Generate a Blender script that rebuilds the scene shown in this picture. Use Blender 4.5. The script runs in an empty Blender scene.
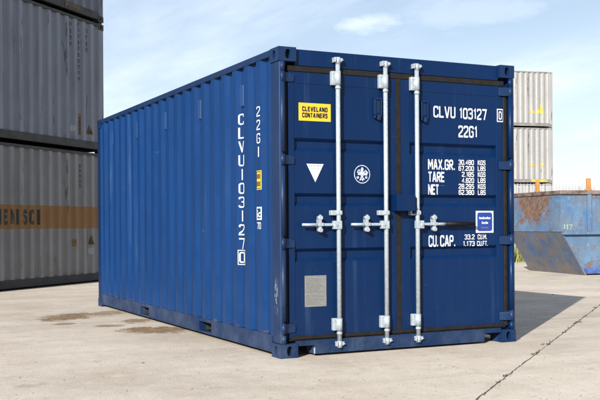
import bpy, bmesh, math, random
from mathutils import Vector, Matrix
random.seed(7)
R = math.radians
scene = bpy.context.scene
COL = scene.collection

# ------------------------------------------------------------------ camera
cam_data = bpy.data.cameras.new('camera')
cam_data.sensor_fit = 'HORIZONTAL'; cam_data.sensor_width = 36.0
cam_data.lens = 948.36 / 600 * 36
cam_data.shift_y = 25.86 / 600
cam_data.clip_start = 0.1; cam_data.clip_end = 3000
cam = bpy.data.objects.new('camera', cam_data); COL.objects.link(cam)
CAM = Vector((-4.516, -7.113, 1.101))
YAW, ROLL = 0.45536, -0.0067
fw = Vector((math.sin(YAW), math.cos(YAW), 0)); r0 = Vector((math.cos(YAW), -math.sin(YAW), 0)); u0 = r0.cross(fw)
rr = r0 * math.cos(ROLL) + u0 * math.sin(ROLL); uu = -r0 * math.sin(ROLL) + u0 * math.cos(ROLL)
cam.matrix_world = Matrix(((rr.x, uu.x, -fw.x, CAM.x), (rr.y, uu.y, -fw.y, CAM.y), (rr.z, uu.z, -fw.z, CAM.z), (0, 0, 0, 1)))
scene.camera = cam

# ------------------------------------------------------------------ light and sky
SUN_ELEV, SUN_HEAD = R(23.9), R(229.06)          # where the sun stands (compass heading, +Y = 0, clockwise)
world = bpy.data.worlds.new('World'); scene.world = world; world.use_nodes = True
wn, wl = world.node_tree.nodes, world.node_tree.links
wn.clear()
def wnode(t, **kw):
    n = wn.new(t)
    for k, v in kw.items(): setattr(n, k, v)
    return n
def wmath(op, a, b=None, c=None):
    n = wnode('ShaderNodeMath', operation=op)
    for i, v in enumerate((a, b, c)):
        if v is None: continue
        if isinstance(v, (int, float)): n.inputs[i].default_value = v
        else: wl.new(v, n.inputs[i])
    return n.outputs[0]
sky = wnode('ShaderNodeTexSky', sky_type='NISHITA', sun_disc=False, sun_elevation=SUN_ELEV, sun_rotation=SUN_HEAD,
            altitude=0, air_density=1.0, dust_density=0.25, ozone_density=1.3)
tc = wnode('ShaderNodeTexCoord')
sep = wnode('ShaderNodeSeparateXYZ'); wl.new(tc.outputs['Generated'], sep.inputs[0])
den = wmath('MAXIMUM', wmath('ADD', sep.outputs[2], 0.07), 0.02)
comb = wnode('ShaderNodeCombineXYZ')
wl.new(wmath('DIVIDE', sep.outputs[0], den), comb.inputs[0]); wl.new(wmath('DIVIDE', sep.outputs[1], den), comb.inputs[1])
def wnoise(scale, det, rough, vec, off=(0, 0, 0), stretch=(1, 1, 1)):
    mp = wnode('ShaderNodeMapping'); mp.inputs['Location'].default_value = off; mp.inputs['Scale'].default_value = stretch
    mp.inputs['Rotation'].default_value = (0, 0, 0.35)
    wl.new(vec, mp.inputs[0])
    n = wnode('ShaderNodeTexNoise'); n.inputs['Scale'].default_value = scale; n.inputs['Detail'].default_value = det
    n.inputs['Roughness'].default_value = rough; wl.new(mp.outputs[0], n.inputs[0]); return n.outputs[0]
def wsmooth(v, a, b):
    n = wnode('ShaderNodeMapRange', interpolation_type='SMOOTHSTEP')
    wl.new(v, n.inputs[0]); n.inputs[1].default_value = a; n.inputs[2].default_value = b
    n.inputs[3].default_value = 0; n.inputs[4].default_value = 1; return n.outputs[0]
# thin high haze and cirrus streaks
cirrus = wmath('MULTIPLY', wsmooth(wnoise(0.9, 7, .62, comb.outputs[0], (3.1, .7, 0), (1.0, .35, 1)), .42, .76), .55)
veil = wmath('MULTIPLY', wsmooth(wnoise(0.35, 4, .5, comb.outputs[0], (1.4, 5.2, 0)), .36, .68), .16)
cl = wmath('ADD', wmath('ADD', cirrus, veil), wmath('ADD', .27, wmath('MULTIPLY', wmath('SUBTRACT', 1.0, wsmooth(sep.outputs[2], .0, .26)), .24)))
# single small clouds, each about one direction
CLOUDS = [((.486, .850, .204), .036, .013, .85), ((.503, .839, .210), .026, .012, .80), ((.415, .884, .219), .075, .010, .45), ((.46, .86, .222), .06, .008, .4),
          ((.600, .775, .215), .12, .018, .5), ((.585, .787, .192), .05, .013, .35), ((.292, .946, .141), .08, .016, .35), ((.655, .74, .165), .10, .020, .35), ((.33, .93, .20), .06, .012, .3)]
pn = wnoise(9.0, 8, .62, tc.outputs['Generated'], (0, 0, 0), (1, 1, 2.6))
for (d, wx, wz, k) in CLOUDS:
    d = Vector(d).normalized(); rt = Vector((d.y, -d.x, 0)).normalized(); up = rt.cross(d)
    dx = wnode('ShaderNodeVectorMath', operation='DOT_PRODUCT'); wl.new(tc.outputs['Generated'], dx.inputs[0]); dx.inputs[1].default_value = rt / wx
    dz = wnode('ShaderNodeVectorMath', operation='DOT_PRODUCT'); wl.new(tc.outputs['Generated'], dz.inputs[0]); dz.inputs[1].default_value = up / wz
    df = wnode('ShaderNodeVectorMath', operation='DOT_PRODUCT'); wl.new(tc.outputs['Generated'], df.inputs[0]); df.inputs[1].default_value = d
    r2 = wmath('ADD', wmath('POWER', dx.outputs['Value'], 2.0), wmath('POWER', dz.outputs['Value'], 2.0))
    m = wmath('SUBTRACT', wmath('ADD', 1.0, wmath('MULTIPLY', wmath('SUBTRACT', pn, .5), 5.0)), r2)
    m = wmath('MULTIPLY', wmath('MULTIPLY', wsmooth(m, -.6, 1.6), k), wsmooth(df.outputs['Value'], .3, .6))
    cl = wmath('MAXIMUM', cl, m)
cl = wmath('MINIMUM', cl, .92)
mix = wnode('ShaderNodeMix', data_type='RGBA')
wl.new(cl, mix.inputs['Factor']); wl.new(sky.outputs[0], mix.inputs[6]); mix.inputs[7].default_value = (9.8, 11.1, 13.2, 1)
bg = wnode('ShaderNodeBackground'); bg.inputs['Strength'].default_value = 0.052
wl.new(mix.outputs[2], bg.inputs['Color'])
wout = wnode('ShaderNodeOutputWorld'); wl.new(bg.outputs[0], wout.inputs[0])

sun_data = bpy.data.lights.new('sun', 'SUN'); sun_data.energy = 5.0; sun_data.angle = R(0.5); sun_data.color = (1, .94, .86)
sun = bpy.data.objects.new('sun', sun_data); COL.objects.link(sun)
to_sun = Vector((math.sin(SUN_HEAD) * math.cos(SUN_ELEV), math.cos(SUN_HEAD) * math.cos(SUN_ELEV), math.sin(SUN_ELEV)))
sun.rotation_mode = 'QUATERNION'; sun.rotation_quaternion = to_sun.to_track_quat('Z', 'Y'); sun.location = (-8, -8, 12)

scene.view_settings.view_transform = 'Standard'; scene.view_settings.look = 'None'
scene.view_settings.gamma = 1.0; scene.view_settings.use_curve_mapping = False
scene.view_settings.exposure = 1.0

# ------------------------------------------------------------------ material helpers
class Mat:
    def __init__(s, name, base=(.5, .5, .5), rough=.5, metal=0, spec=.5):
        s.m = bpy.data.materials.new(name); s.m.use_nodes = True
        s.n, s.l = s.m.node_tree.nodes, s.m.node_tree.links
        s.b = s.n['Principled BSDF']
        s.b.inputs['Base Color'].default_value = (*base, 1); s.b.inputs['Roughness'].default_value = rough
        s.b.inputs['Metallic'].default_value = metal; s.b.inputs['Specular IOR Level'].default_value = spec
        s._tc = None
    def co(s, scale=(1, 1, 1), loc=(0, 0, 0), rot=(0, 0, 0), world=False):
        if s._tc is None: s._tc = s.n.new('ShaderNodeTexCoord')
        mp = s.n.new('ShaderNodeMapping'); mp.inputs['Scale'].default_value = scale; mp.inputs['Location'].default_value = loc
        mp.inputs['Rotation'].default_value = rot
        s.l.new(s._tc.outputs['Object'], mp.inputs[0]); return mp.outputs[0]
    def noise(s, ns, det=4, rough=.55, **kw):
        n = s.n.new('ShaderNodeTexNoise'); n.inputs['Scale'].default_value = ns; n.inputs['Detail'].default_value = det
        n.inputs['Roughness'].default_value = rough; s.l.new(s.co(**kw), n.inputs[0]); return n.outputs[0]
    def voro(s, ns, feature='F1', **kw):
        n = s.n.new('ShaderNodeTexVoronoi'); n.feature = feature; n.inputs['Scale'].default_value = ns
        s.l.new(s.co(**kw), n.inputs[0]); return n.outputs['Distance']
    def xyz(s, **kw):
        n = s.n.new('ShaderNodeSeparateXYZ'); s.l.new(s.co(**kw), n.inputs[0]); return n.outputs
    def math(s, op, a, b=None, c=None):
        n = s.n.new('ShaderNodeMath'); n.operation = op
        for i, v in enumerate((a, b, c)):
            if v is None: continue
            if isinstance(v, (int, float)): n.inputs[i].default_value = v
            else: s.l.new(v, n.inputs[i])
        return n.outputs[0]
    def ss(s, v, a, b, lo=0., hi=1.):
        n = s.n.new('ShaderNodeMapRange'); n.interpolation_type = 'SMOOTHSTEP'; s.l.new(v, n.inputs[0])
        n.inputs[1].default_value = a; n.inputs[2].default_value = b; n.inputs[3].default_value = lo; n.inputs[4].default_value = hi
        return n.outputs[0]
    def lin(s, v, a, b, lo, hi):
        n = s.n.new('ShaderNodeMapRange'); s.l.new(v, n.inputs[0])
        n.inputs[1].default_value = a; n.inputs[2].default_value = b; n.inputs[3].default_value = lo; n.inputs[4].default_value = hi
        return n.outputs[0]
    def mix(s, f, a, b):
        n = s.n.new('ShaderNodeMix'); n.data_type = 'RGBA'
        if isinstance(f, (int, float)): n.inputs[0].default_value = f
        else: s.l.new(f, n.inputs[0])
        for i, v in ((6, a), (7, b)):
            if isinstance(v, tuple): n.inputs[i].default_value = (*v, 1)
            else: s.l.new(v, n.inputs[i])
        return n.outputs[2]
    def color(s, c): s.l.new(c, s.b.inputs['Base Color'])
    def rough(s, v): s.l.new(v, s.b.inputs['Roughness'])
    def bump(s, h, strength=.3, dist=.01):
        n = s.n.new('ShaderNodeBump'); n.inputs['Strength'].default_value = strength; n.inputs['Distance'].default_value = dist
        s.l.new(h, n.inputs['Height']); s.l.new(n.outputs[0], s.b.inputs['Normal'])

def simple(name, base, rough=.5, metal=0, var=.15, scale=9, bump=0):
    m = Mat(name, base, rough, metal)
    n = m.noise(scale, 5, .6)
    m.color(m.mix(m.ss(n, .3, .7), tuple(c * (1 - var) for c in base), tuple(min(1, c * (1 + var)) for c in base)))
    if bump: m.bump(n, bump, .004)
    return m.m

def container_paint(name, base, rough=.42, dust=.25, dust_col=(.25, .25, .25), dents=.25, rust=0.0, streak=.12, band=None, spec=.5, crest_pale=0, chips=None, scuff=None):
    m = Mat(name, base, rough, 0, spec)
    big = m.noise(.9, 3, .5)
    st = m.noise(5, 5, .6, scale=(1, 1, .09))
    c = m.mix(m.ss(big, .3, .7), tuple(x * .92 for x in base), tuple(x * 1.07 for x in base))
    c = m.mix(m.math('MULTIPLY', m.ss(st, .5, .8), streak), c, dust_col)
    if crest_pale:
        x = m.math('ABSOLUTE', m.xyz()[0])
        crest_m = m.math('MULTIPLY', m.ss(x, 1.200, 1.209), m.ss(m.noise(4, 6, .7, scale=(1, 1, .15), loc=(2, 5, 0)), .30, .62))  # outer crests of the corrugation paler, in broken upright patches
        c = m.mix(m.math('MULTIPLY', crest_m, crest_pale), c, tuple(min(1, q * 1.75) for q in base))
    if band:
        z0, z1, bc = band
        z = m.xyz()[2]
        e = m.math('ADD', z, m.math('MULTIPLY', m.math('SUBTRACT', m.noise(30, 3), .5), .006))
        mk = m.math('MULTIPLY', m.ss(e, z0 - .003, z0 + .003), m.ss(e, z1 - .003, z1 + .003, 1., 0.))
        c = m.mix(mk, c, bc)
    if dust:
        z = m.xyz()[2]
        dm = m.math('MULTIPLY', m.ss(z, 0.0, .9, 1., .12), m.ss(m.noise(3.2, 7, .68), .35, .75))
        c = m.mix(m.math('MULTIPLY', dm, dust), c, dust_col)
        sp = m.ss(m.noise(70, 3, .7), .66, .74)
        c = m.mix(m.math('MULTIPLY', m.math('MULTIPLY', sp, m.ss(z, 0., .5, .5, .0)), .8), c, dust_col)
    if rust:
        rs = m.ss(m.noise(6, 8, .72, scale=(1, 1, .12), loc=(3, 1, 2)), .610 - rust * .03, .66)
        c = m.mix(m.math('MULTIPLY', rs, .85), c, (.025, .018, .014))
        r2 = m.ss(m.noise(14, 8, .7, loc=(7, 4, 1)), .70 - rust * .05, .74)
        c = m.mix(m.math('MULTIPLY', r2, .8), c, (.12, .05, .025))
    if chips:
        k1 = m.ss(m.noise(38, 3, .6, scale=(1, 1, .5), loc=(4, 9, 2)), .715, .74)
        k2 = m.ss(m.noise(26, 4, .6, scale=(.12, .12, 1.6), loc=(1, 3, 8)), .70, .73)
        k3 = m.ss(m.noise(1.3, 4, .6, loc=(6, 2, 2)), .52, .66)
        c = m.mix(m.math('MULTIPLY', m.math('MULTIPLY', m.math('MAXIMUM', k1, k2), k3), .7), c, chips)
        rsp = m.math('MULTIPLY', m.ss(m.noise(30, 4, .65, loc=(8, 1, 5)), .735, .76), m.ss(m.xyz()[2], .1, .5, 1., .15))
        c = m.mix(m.math('MULTIPLY', rsp, .8), c, (.07, .032, .018))
        run = m.math('MULTIPLY', m.ss(m.noise(9, 5, .65, scale=(1, 1, .05), loc=(3, 3, 0)), .55, .75), m.ss(m.noise(.8, 3, .5, loc=(0, 5, 1)), .4, .65))
        c = m.mix(m.math('MULTIPLY', run, .22), c, chips)
    if name == 'blue_paint':
        seam = m.math('SUBTRACT', 1.0, m.ss(m.math('ABSOLUTE', m.math('SUBTRACT', m.xyz()[2], .186)), .004, .026))
        c = m.mix(m.math('MULTIPLY', m.math('MULTIPLY', seam, m.ss(m.noise(11, 6, .72, loc=(5, 5, 5)), .52, .62)), .6), c, (.075, .050, .036))
    if scuff:
        p = m.xyz(); py, pz = scuff
        a = m.math('POWER', m.math('DIVIDE', m.math('SUBTRACT', p[1], py), .045), 2.0); b = m.math('POWER', m.math('DIVIDE', m.math('SUBTRACT', p[2], pz), .20), 2.0)
        near = m.ss(m.math('ADD', m.math('ADD', a, b), m.math('MULTIPLY', p[0], 0.0)), .0, 1., 1., 0.)
        near = m.math('MULTIPLY', near, m.ss(p[0], -1.20, -1.19, 1., 0.))
        c = m.mix(m.math('MULTIPLY', m.math('MULTIPLY', near, m.ss(m.noise(34, 5, .7, scale=(1, 1, .5)), .50, .62)), .75), c, (.20, .24, .31))
    m.color(c)
    m.rough(m.ss(m.noise(4, 6, .65), .2, .8, rough - .07, rough + .12))
    m.bump(m.noise(2.2, 2, .4), dents, .012)
    return m.m

M = {}
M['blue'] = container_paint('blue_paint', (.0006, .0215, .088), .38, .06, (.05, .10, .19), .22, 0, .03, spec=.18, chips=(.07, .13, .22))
M['blue_rail'] = container_paint('blue_rail_paint', (.0022, .0150, .054), .45, .28, (.10, .13, .18), .14, 0, .05, spec=.22, chips=(.10, .13, .18), scuff=(-2.944, .50))
M['blue_end_dim'] = container_paint('blue_paint_dim_end', (.0005, .0122, .053), .40, .05, (.05, .08, .13), .20, 0, .03, spec=.18, chips=(.06, .10, .17))  # same blue as the side, darker: the end's dimmer light is in the colour
M['zinc'] = simple('galvanised_steel', (.31, .36, .40), .40, .3, .14, 45, .06)
M['rubber'] = simple('door_rubber', (.0095, .0080, .0072), .8, 0, .3, 12)
M['rubber'].node_tree.nodes['Principled BSDF'].inputs['Specular IOR Level'].default_value = .2
M['grip'] = simple('black_grip', (.003, .003, .0035), .6)
M['grip'].node_tree.nodes['Principled BSDF'].inputs['Specular IOR Level'].default_value = .2
M['white'] = simple('white_decal', (.50, .515, .53), .5, 0, .07, 40)
M['yellow'] = simple('yellow_decal', (.56, .355, .020), .45, 0, .06, 30)
M['black'] = simple('black_decal', (.010, .010, .010), .5)
M['sticker_blue'] = simple('blue_decal', (.008, .034, .20), .4)
M['red'] = simple('faded_red_decal', (.13, .05, .15), .5)
M['pale_blue'] = simple('pale_blue_decal', (.10, .16, .28), .5)
M['emblem'] = simple('worn_emblem_print', (.33, .37, .43), .5, 0, .3, 60)
M['faint'] = simple('faint_decal_print', (.20, .23, .27), .5)
M['plate'] = simple('data_plate_metal', (.21, .21, .20), .45, .4, .15, 60, .1)
M['plate_dark'] = simple('data_plate_print', (.13, .13, .13), .5, .2)
M['scuff'] = simple('scuffed_paint', (.25, .30, .38), .6, 0, .3, 60)
M['inside'] = simple('underside_dark_hole_shade', (.012, .012, .012), .8)
M['wood'] = simple('floor_board', (.10, .06, .035), .7)
M['vent'] = container_paint('vent_paint', (.006, .035, .12), .5, 0, (.2, .2, .2), .05, 0, .1)
M['grey_cool'] = container_paint('weathered_cool_grey_paint', (.135, .147, .175), .6, .25, (.065, .065, .068), .5, .8, .45, crest_pale=.4)
M['grey_warm'] = container_paint('weathered_warm_grey_paint', (.145, .140, .138), .6, .6, (.085, .077, .068), .5, .12, .40, band=(1.08, 1.51, (.185, .082, .016)), crest_pale=.5)
M['grey_dark'] = container_paint('weathered_dark_grey_paint', (.095, .105, .13), .6, .25, (.07, .07, .07), .5, .6, .35, crest_pale=.4)
M['rail_dark'] = simple('grimy_dark_rail', (.028, .026, .024), .7, 0, .4, 5)
M['rail_black'] = simple('black_bottom_rail', (.014, .014, .016), .7, 0, .4, 5)
M['grime_gold'] = simple('worn_gold_decal', (.12, .070, .014), .6, 0, .35, 30)
M['grime_black'] = simple('worn_black_decal', (.010, .010, .011), .6, 0, .3, 20)
M['grime_white'] = simple('worn_white_decal', (.23, .23, .24), .6, 0, .15, 30)
M['pale'] = container_paint('pale_grey_paint', (.225, .223, .220), .55, .2, (.25, .23, .22), .3, .1, .3)
M['pale_rail'] = simple('pale_grey_rail', (.16, .155, .15), .6, 0, .25, 4)

# ------------------------------------------------------------------ mesh helpers
def box(bm, x0, x1, y0, y1, z0, z1, bevel=0, seg=2):
    vs = [bm.verts.new((x, y, z)) for z in (z0, z1) for y in (y0, y1) for x in (x0, x1)]
    fs = [bm.faces.new([vs[i] for i in f]) for f in ((0, 2, 3, 1), (4, 5, 7, 6), (0, 1, 5, 4), (2, 6, 7, 3), (0, 4, 6, 2), (1, 3, 7, 5))]
    if bevel:
        es = list({e for f in fs for e in f.edges})
        bmesh.ops.bevel(bm, geom=es, offset=bevel, segments=seg, affect='EDGES', profile=.5, clamp_overlap=True)
    return fs
def tube(bm, p0, p1, r0, r1=None, n=14, cap=True):
    if r1 is None: r1 = r0
    p0, p1 = Vector(p0), Vector(p1); d = (p1 - p0).normalized()
    a = Vector((0, 0, 1)) if abs(d.z) < .9 else Vector((1, 0, 0)); u = d.cross(a).normalized(); v = d.cross(u)
    A = [bm.verts.new(p0 + (u * math.cos(t) + v * math.sin(t)) * r0) for t in [2 * math.pi * k / n for k in range(n)]]
    B = [bm.verts.new(p1 + (u * math.cos(t) + v * math.sin(t)) * r1) for t in [2 * math.pi * k / n for k in range(n)]]
    for k in range(n):
        f = bm.faces.new((A[k], A[(k + 1) % n], B[(k + 1) % n], B[k])); f.smooth = True
    if cap: bm.faces.new(A[::-1]); bm.faces.new(B)
def prism(bm, pts, vec):
    vec = Vector(vec); A = [bm.verts.new(p) for p in pts]; B = [bm.verts.new(Vector(p) + vec) for p in pts]
    n = len(A); bm.faces.new(A); bm.faces.new(B[::-1])
    for k in range(n): bm.faces.new((A[k], B[k], B[(k + 1) % n], A[(k + 1) % n]))
def finish(name, bm, mat, parent=None, smooth=False, recalc=True):
    if recalc: bmesh.ops.recalc_face_normals(bm, faces=bm.faces)
    me = bpy.data.meshes.new(name); bm.to_mesh(me); bm.free()
    if mat is not None: me.materials.append(mat)
    if smooth:
        for p in me.polygons: p.use_smooth = True
    o = bpy.data.objects.new(name, me); COL.objects.link(o)
    if parent is not None: o.parent = parent
    return o
def part(name, fn, mat, parent, **kw):
    bm = bmesh.new(); fn(bm); return finish(name, bm, mat, parent, **kw)
def thing(name, label, cat, loc, rotz=0, group=None):
    o = bpy.data.objects.new(name, None); o.empty_display_size = .3; COL.objects.link(o)
    o.location = loc; o.rotation_euler = (0, 0, rotz); o['label'] = label; o['category'] = cat
    if group: o['group'] = group
    return o

# ------------------------------------------------------------------ stroke lettering (outlines of condensed block capitals)
G = {
 '0': (3, [('c', [(0, 0), (3, 0), (3, 5), (0, 5)])]), 'O': (3, [('c', [(0, 0), (3, 0), (3, 5), (0, 5)])]),
 '1': (1.7, [('s', [(.1, 4.1), (1.2, 5), (1.2, 0)])]), '2': (3, [('r', [(0, 3.9), (0, 5), (3, 5), (3, 3.1), (0, .9), (0, 0)]), ('s', [(-.4, 0), (3.3, 0)])]),
 '3': (3, [('r', [(0, 4.1), (0, 5), (3, 5), (3, 2.65), (.9, 2.65)]), ('r', [(2.6, 2.65), (3, 2.3), (3, 0), (0, 0), (0, .9)])]),
 '4': (3, [('s', [(2.3, 0), (2.3, 5), (0, 1.4), (3.2, 1.4)])]), '5': (3, [('r', [(3.1, 5), (0, 5), (0, 2.9), (3, 2.9), (3, 0), (0, 0), (0, .9)])]),
 '6': (3, [('r', [(3, 4.1), (3, 5), (0, 5), (0, 0), (3, 0), (3, 2.9), (.4, 2.9)])]), '7': (3, [('s', [(-.3, 5), (3.1, 5), (1.3, -.35)])]),
 '8': (3, [('c', [(0, 0), (3, 0), (3, 5), (0, 5)]), ('s', [(.4, 2.6), (2.6, 2.6)])]),
 '9': (3, [('r', [(2.6, 2.2), (0, 2.2), (0, 5), (3, 5), (3, 0), (0, 0), (0, .9)])]),
 'A': (3.2, [('s', [(0, -.35), (1.35, 5), (1.85, 5), (3.2, -.35)]), ('s', [(.7, 1.4), (2.5, 1.4)])]),
 'B': (3, [('c', [(0, 0), (3, 0), (3, 5), (0, 5)]), ('s', [(.4, 2.6), (2.6, 2.6)])]),
 'C': (3, [('r', [(3, 3.7), (3, 5), (0, 5), (0, 0), (3, 0), (3, 1.3)])]), 'D': (3, [('c', [(0, 0), (3, 0), (3, 5), (0, 5)])]),
 'E': (2.7, [('s', [(3.0, 5), (0, 5), (0, 0), (3.0, 0)]), ('s', [(.4, 2.55), (2.5, 2.55)])]), 'F': (2.7, [('s', [(3, 5), (0, 5), (0, -.4)]), ('s', [(.4, 2.55), (2.5, 2.55)])]),
 'G': (3, [('r', [(3, 3.8), (3, 5), (0, 5), (0, 0), (3, 0), (3, 2.5), (1.6, 2.5)])]), 'I': (.6, [('s', [(.3, -.4), (.3, 5.4)])]),
 'K': (3, [('s', [(0, -.4), (0, 5.4)]), ('s', [(3, 5.4), (.4, 2.3)]), ('s', [(1.2, 3.0), (3.2, -.4)])]),
 'L': (2.7, [('s', [(0, 5.4), (0, 0), (3, 0)])]), 'M': (3.8, [('s', [(0, -.4), (0, 4.9), (.3, 4.9), (1.9, 1.6), (3.5, 4.9), (3.8, 4.9), (3.8, -.4)])]),
 'N': (3.2, [('s', [(0, -.4), (0, 5), (.35, 5), (2.85, 0), (3.2, 0), (3.2, 5.4)])]), 'R': (3, [('r', [(0, -.4), (0, 5), (3, 5), (3, 2.5), (.4, 2.5)]), ('s', [(1.4, 2.2), (3.1, -.4)])]),
 'S': (3, [('r', [(3, 4.0), (3, 5), (0, 5), (0, 2.65), (3, 2.65), (3, 0), (0, 0), (0, 1.0)])]), 'P': (3, [('r', [(0, -.4), (0, 5), (3, 5), (3, 2.4), (.4, 2.4)])]), 'T': (3, [('s', [(1.5, -.4), (1.5, 4.6)]), ('s', [(-.2, 5), (3.2, 5)])]),
 'U': (3, [('r', [(0, 5.4), (0, 0), (3, 0), (3, 5.4)])]), 'V': (3.2, [('s', [(0, 5.4), (1.4, 0), (1.8, 0), (3.2, 5.4)])]),
 'X': (3.2, [('s', [(0, -.4), (3.2, 5.4)]), ('s', [(0, 5.4), (1.4, 2.9)]), ('s', [(1.8, 2.1), (3.2, -.4)])]),
 '.': (.4, [('s', [(.2, -.4), (.2, .5)])]), '/': (2, [('s', [(0, -.4), (2, 5.4)])]), ' ': (1.6, []),
 'i': (.4, [('s', [(.2, -.4), (.2, 3)]), ('s', [(.2, 4), (.2, 5)])]), 'c': (2.4, [('r', [(2.4, 2.2), (2.4, 3), (0, 3), (0, 0), (2.4, 0), (2.4, .8)])]),
}
def fillet(pts, closed, r):
    out = []; n = len(pts)
    for i, p in enumerate(pts):
        p = Vector(p)
        if not closed and i in (0, n - 1): out.append(p); continue
        a, b = Vector(pts[i - 1]), Vector(pts[(i + 1) % n]); da, db = a - p, b - p
        q = min(r, da.length * .48, db.length * .48); s, e = p + da.normalized() * q, p + db.normalized() * q
        for k in range(5):
            t = k / 4; out.append(s.lerp(p, t).lerp(p.lerp(e, t), t))
    return out
def stroke_faces(pts, closed, w):
    n = len(pts); L, Rr = [], []
    for i in range(n):
        p = pts[i]
        d0 = (p - pts[i - 1]).normalized() if (closed or i > 0) else None
        d1 = (pts[(i + 1) % n] - p).normalized() if (closed or i < n - 1) else None
        if d0 is None: d0 = d1
        if d1 is None: d1 = d0
        n0, n1 = Vector((-d0.y, d0.x)), Vector((-d1.y, d1.x)); m = n0 + n1
        if m.length < 1e-4: m = n0
        m.normalize(); k = min(1 / max(.2, m.dot(n0)), 1.8)
        L.append(p + m * (w / 2 * k)); Rr.append(p - m * (w / 2 * k))
    return [(L[i], Rr[i], Rr[(i + 1) % n], L[(i + 1) % n]) for i in range(n if closed else n - 1)]
def text_faces(txt, x0, x1, z0, z1, weight=.8, gap=1.45):
    """quads (in a 2-D plane) for txt filling the box x0..x1, z0..z1; third number = tiny layer offset"""
    out = []; pen = 0; glyphs = []
    for ch in txt:
        w, st = G[ch]; glyphs.append((pen, st)); pen += w + gap
    tot = pen - gap + weight; sx = (x1 - x0) / tot; sz = (z1 - z0) / (5 + weight)
    for off, st in glyphs:
        for k, (kind, pts) in enumerate(st):
            closed = kind == 'c'; P = fillet(pts, closed, .95) if kind in 'cr' else [Vector(p) for p in pts]
            for q in stroke_faces(P, closed, weight):
                out.append(([(x0 + (off + v.x + weight / 2) * sx, z0 + (v.y + weight / 2) * sz) for v in q], k * .0003))
    return out
def rect(x0, x1, z0, z1, lay=0): return ([(x0, z0), (x1, z0), (x1, z1), (x0, z1)], lay)
def disc(cx, cz, r, lay=0, n=40, rz=None): return ([(cx + r * math.cos(2 * math.pi * k / n), cz + (rz or r) * math.sin(2 * math.pi * k / n)) for k in range(n)], lay)
def ring(cx, cz, ra, rb, lay=0, n=48, k0=0, k1=None):
    c = [(math.cos(2 * math.pi * k / n), math.sin(2 * math.pi * k / n)) for k in range(n + 1)]
    return [([(cx + ra * c[k][0], cz + ra * c[k][1]), (cx + rb * c[k][0], cz + rb * c[k][1]), (cx + rb * c[k + 1][0], cz + rb * c[k + 1][1]), (cx + ra * c[k + 1][0], cz + ra * c[k + 1][1])], lay) for k in range(k0, k1 or n)]
def frame(x0, x1, z0, z1, w, lay=0):
    return [rect(x0, x1, z1 - w, z1, lay), rect(x0, x1, z0, z0 + w, lay), rect(x0, x0 + w, z0 + w, z1 - w, lay), rect(x1 - w, x1, z0 + w, z1 - w, lay)]
def decal(name, faces, place, mat, parent):
    bm = bmesh.new()
    for pts, lay in faces:
        try: bm.faces.new([bm.verts.new(place(a, b, lay)) for a, b in pts])
        except ValueError: pass
    return finish(name, bm, mat, parent, recalc=False)

# ------------------------------------------------------------------ corrugation
PITCH, DEPTH, RF, RE = .279, .036, .042, .095
def corr(t, c):
    u = abs(((t - c) / PITCH + .5) % 1 - .5) * PITCH
    return DEPTH if u <= RF else (DEPTH * (RE - u) / (RE - RF) if u < RE else 0)
def breaks(t0, t1, c):
    out = [t0]; k = math.floor((t0 - c) / PITCH) - 1
    while c + k * PITCH < t1 + PITCH:
        for d in (-RE, -RF, RF, RE):
            t = c + k * PITCH + d
            if t0 + .002 < t < t1 - .002: out.append(t)
        k += 1
    return sorted(out) + [t1]
def corr_sheet(bm, t0, t1, z0, z1, c, pos, thick=.003):
    """pos(t, d, z) -> point; d = depth behind the outer crest"""
    ts = breaks(t0, t1, c)
    fr = [[bm.verts.new(pos(t, corr(t, c) if t0 < t < t1 else 0, z)) for z in (z0, z1)] for t in ts]
    bk = [[bm.verts.new(pos(t, (corr(t, c) if t0 < t < t1 else 0) + thick, z)) for z in (z0, z1)] for t in ts]
    for i in range(len(ts) - 1):
        bm.faces.new((fr[i][0], fr[i + 1][0], fr[i + 1][1], fr[i][1])); bm.faces.new((bk[i][0], bk[i][1], bk[i + 1][1], bk[i + 1][0]))
        bm.faces.new((fr[i][1], fr[i + 1][1], bk[i + 1][1], bk[i][1])); bm.faces.new((fr[i][0], bk[i][0], bk[i + 1][0], fr[i + 1][0]))
    bm.faces.new((fr[0][0], fr[0][1], bk[0][1], bk[0][0])); bm.faces.new((fr[-1][0], bk[-1][0], bk[-1][1], fr[-1][1]))
def corr_decal(name, faces, c, pos, mat, parent, proud=.003):
    """flat faces (t, z) folded over the corrugations"""
    bm = bmesh.new()
    for pts, lay in faces:
        try:
            f = bm.faces.new([bm.verts.new((a, lay, b)) for a, b in pts])
        except ValueError: pass
    ts = [v.co.x for v in bm.verts]
    for t in breaks(min(ts), max(ts), c)[1:-1]:
        bmesh.ops.bisect_plane(bm, geom=bm.verts[:] + bm.edges[:] + bm.faces[:], plane_co=(t, 0, 0), plane_no=(1, 0, 0), dist=1e-5)
    for v in bm.verts:
        t, lay, z = v.co; v.co = pos(t, corr(t, c) - proud - lay, z)
    return finish(name, bm, mat, parent, recalc=False)

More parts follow.
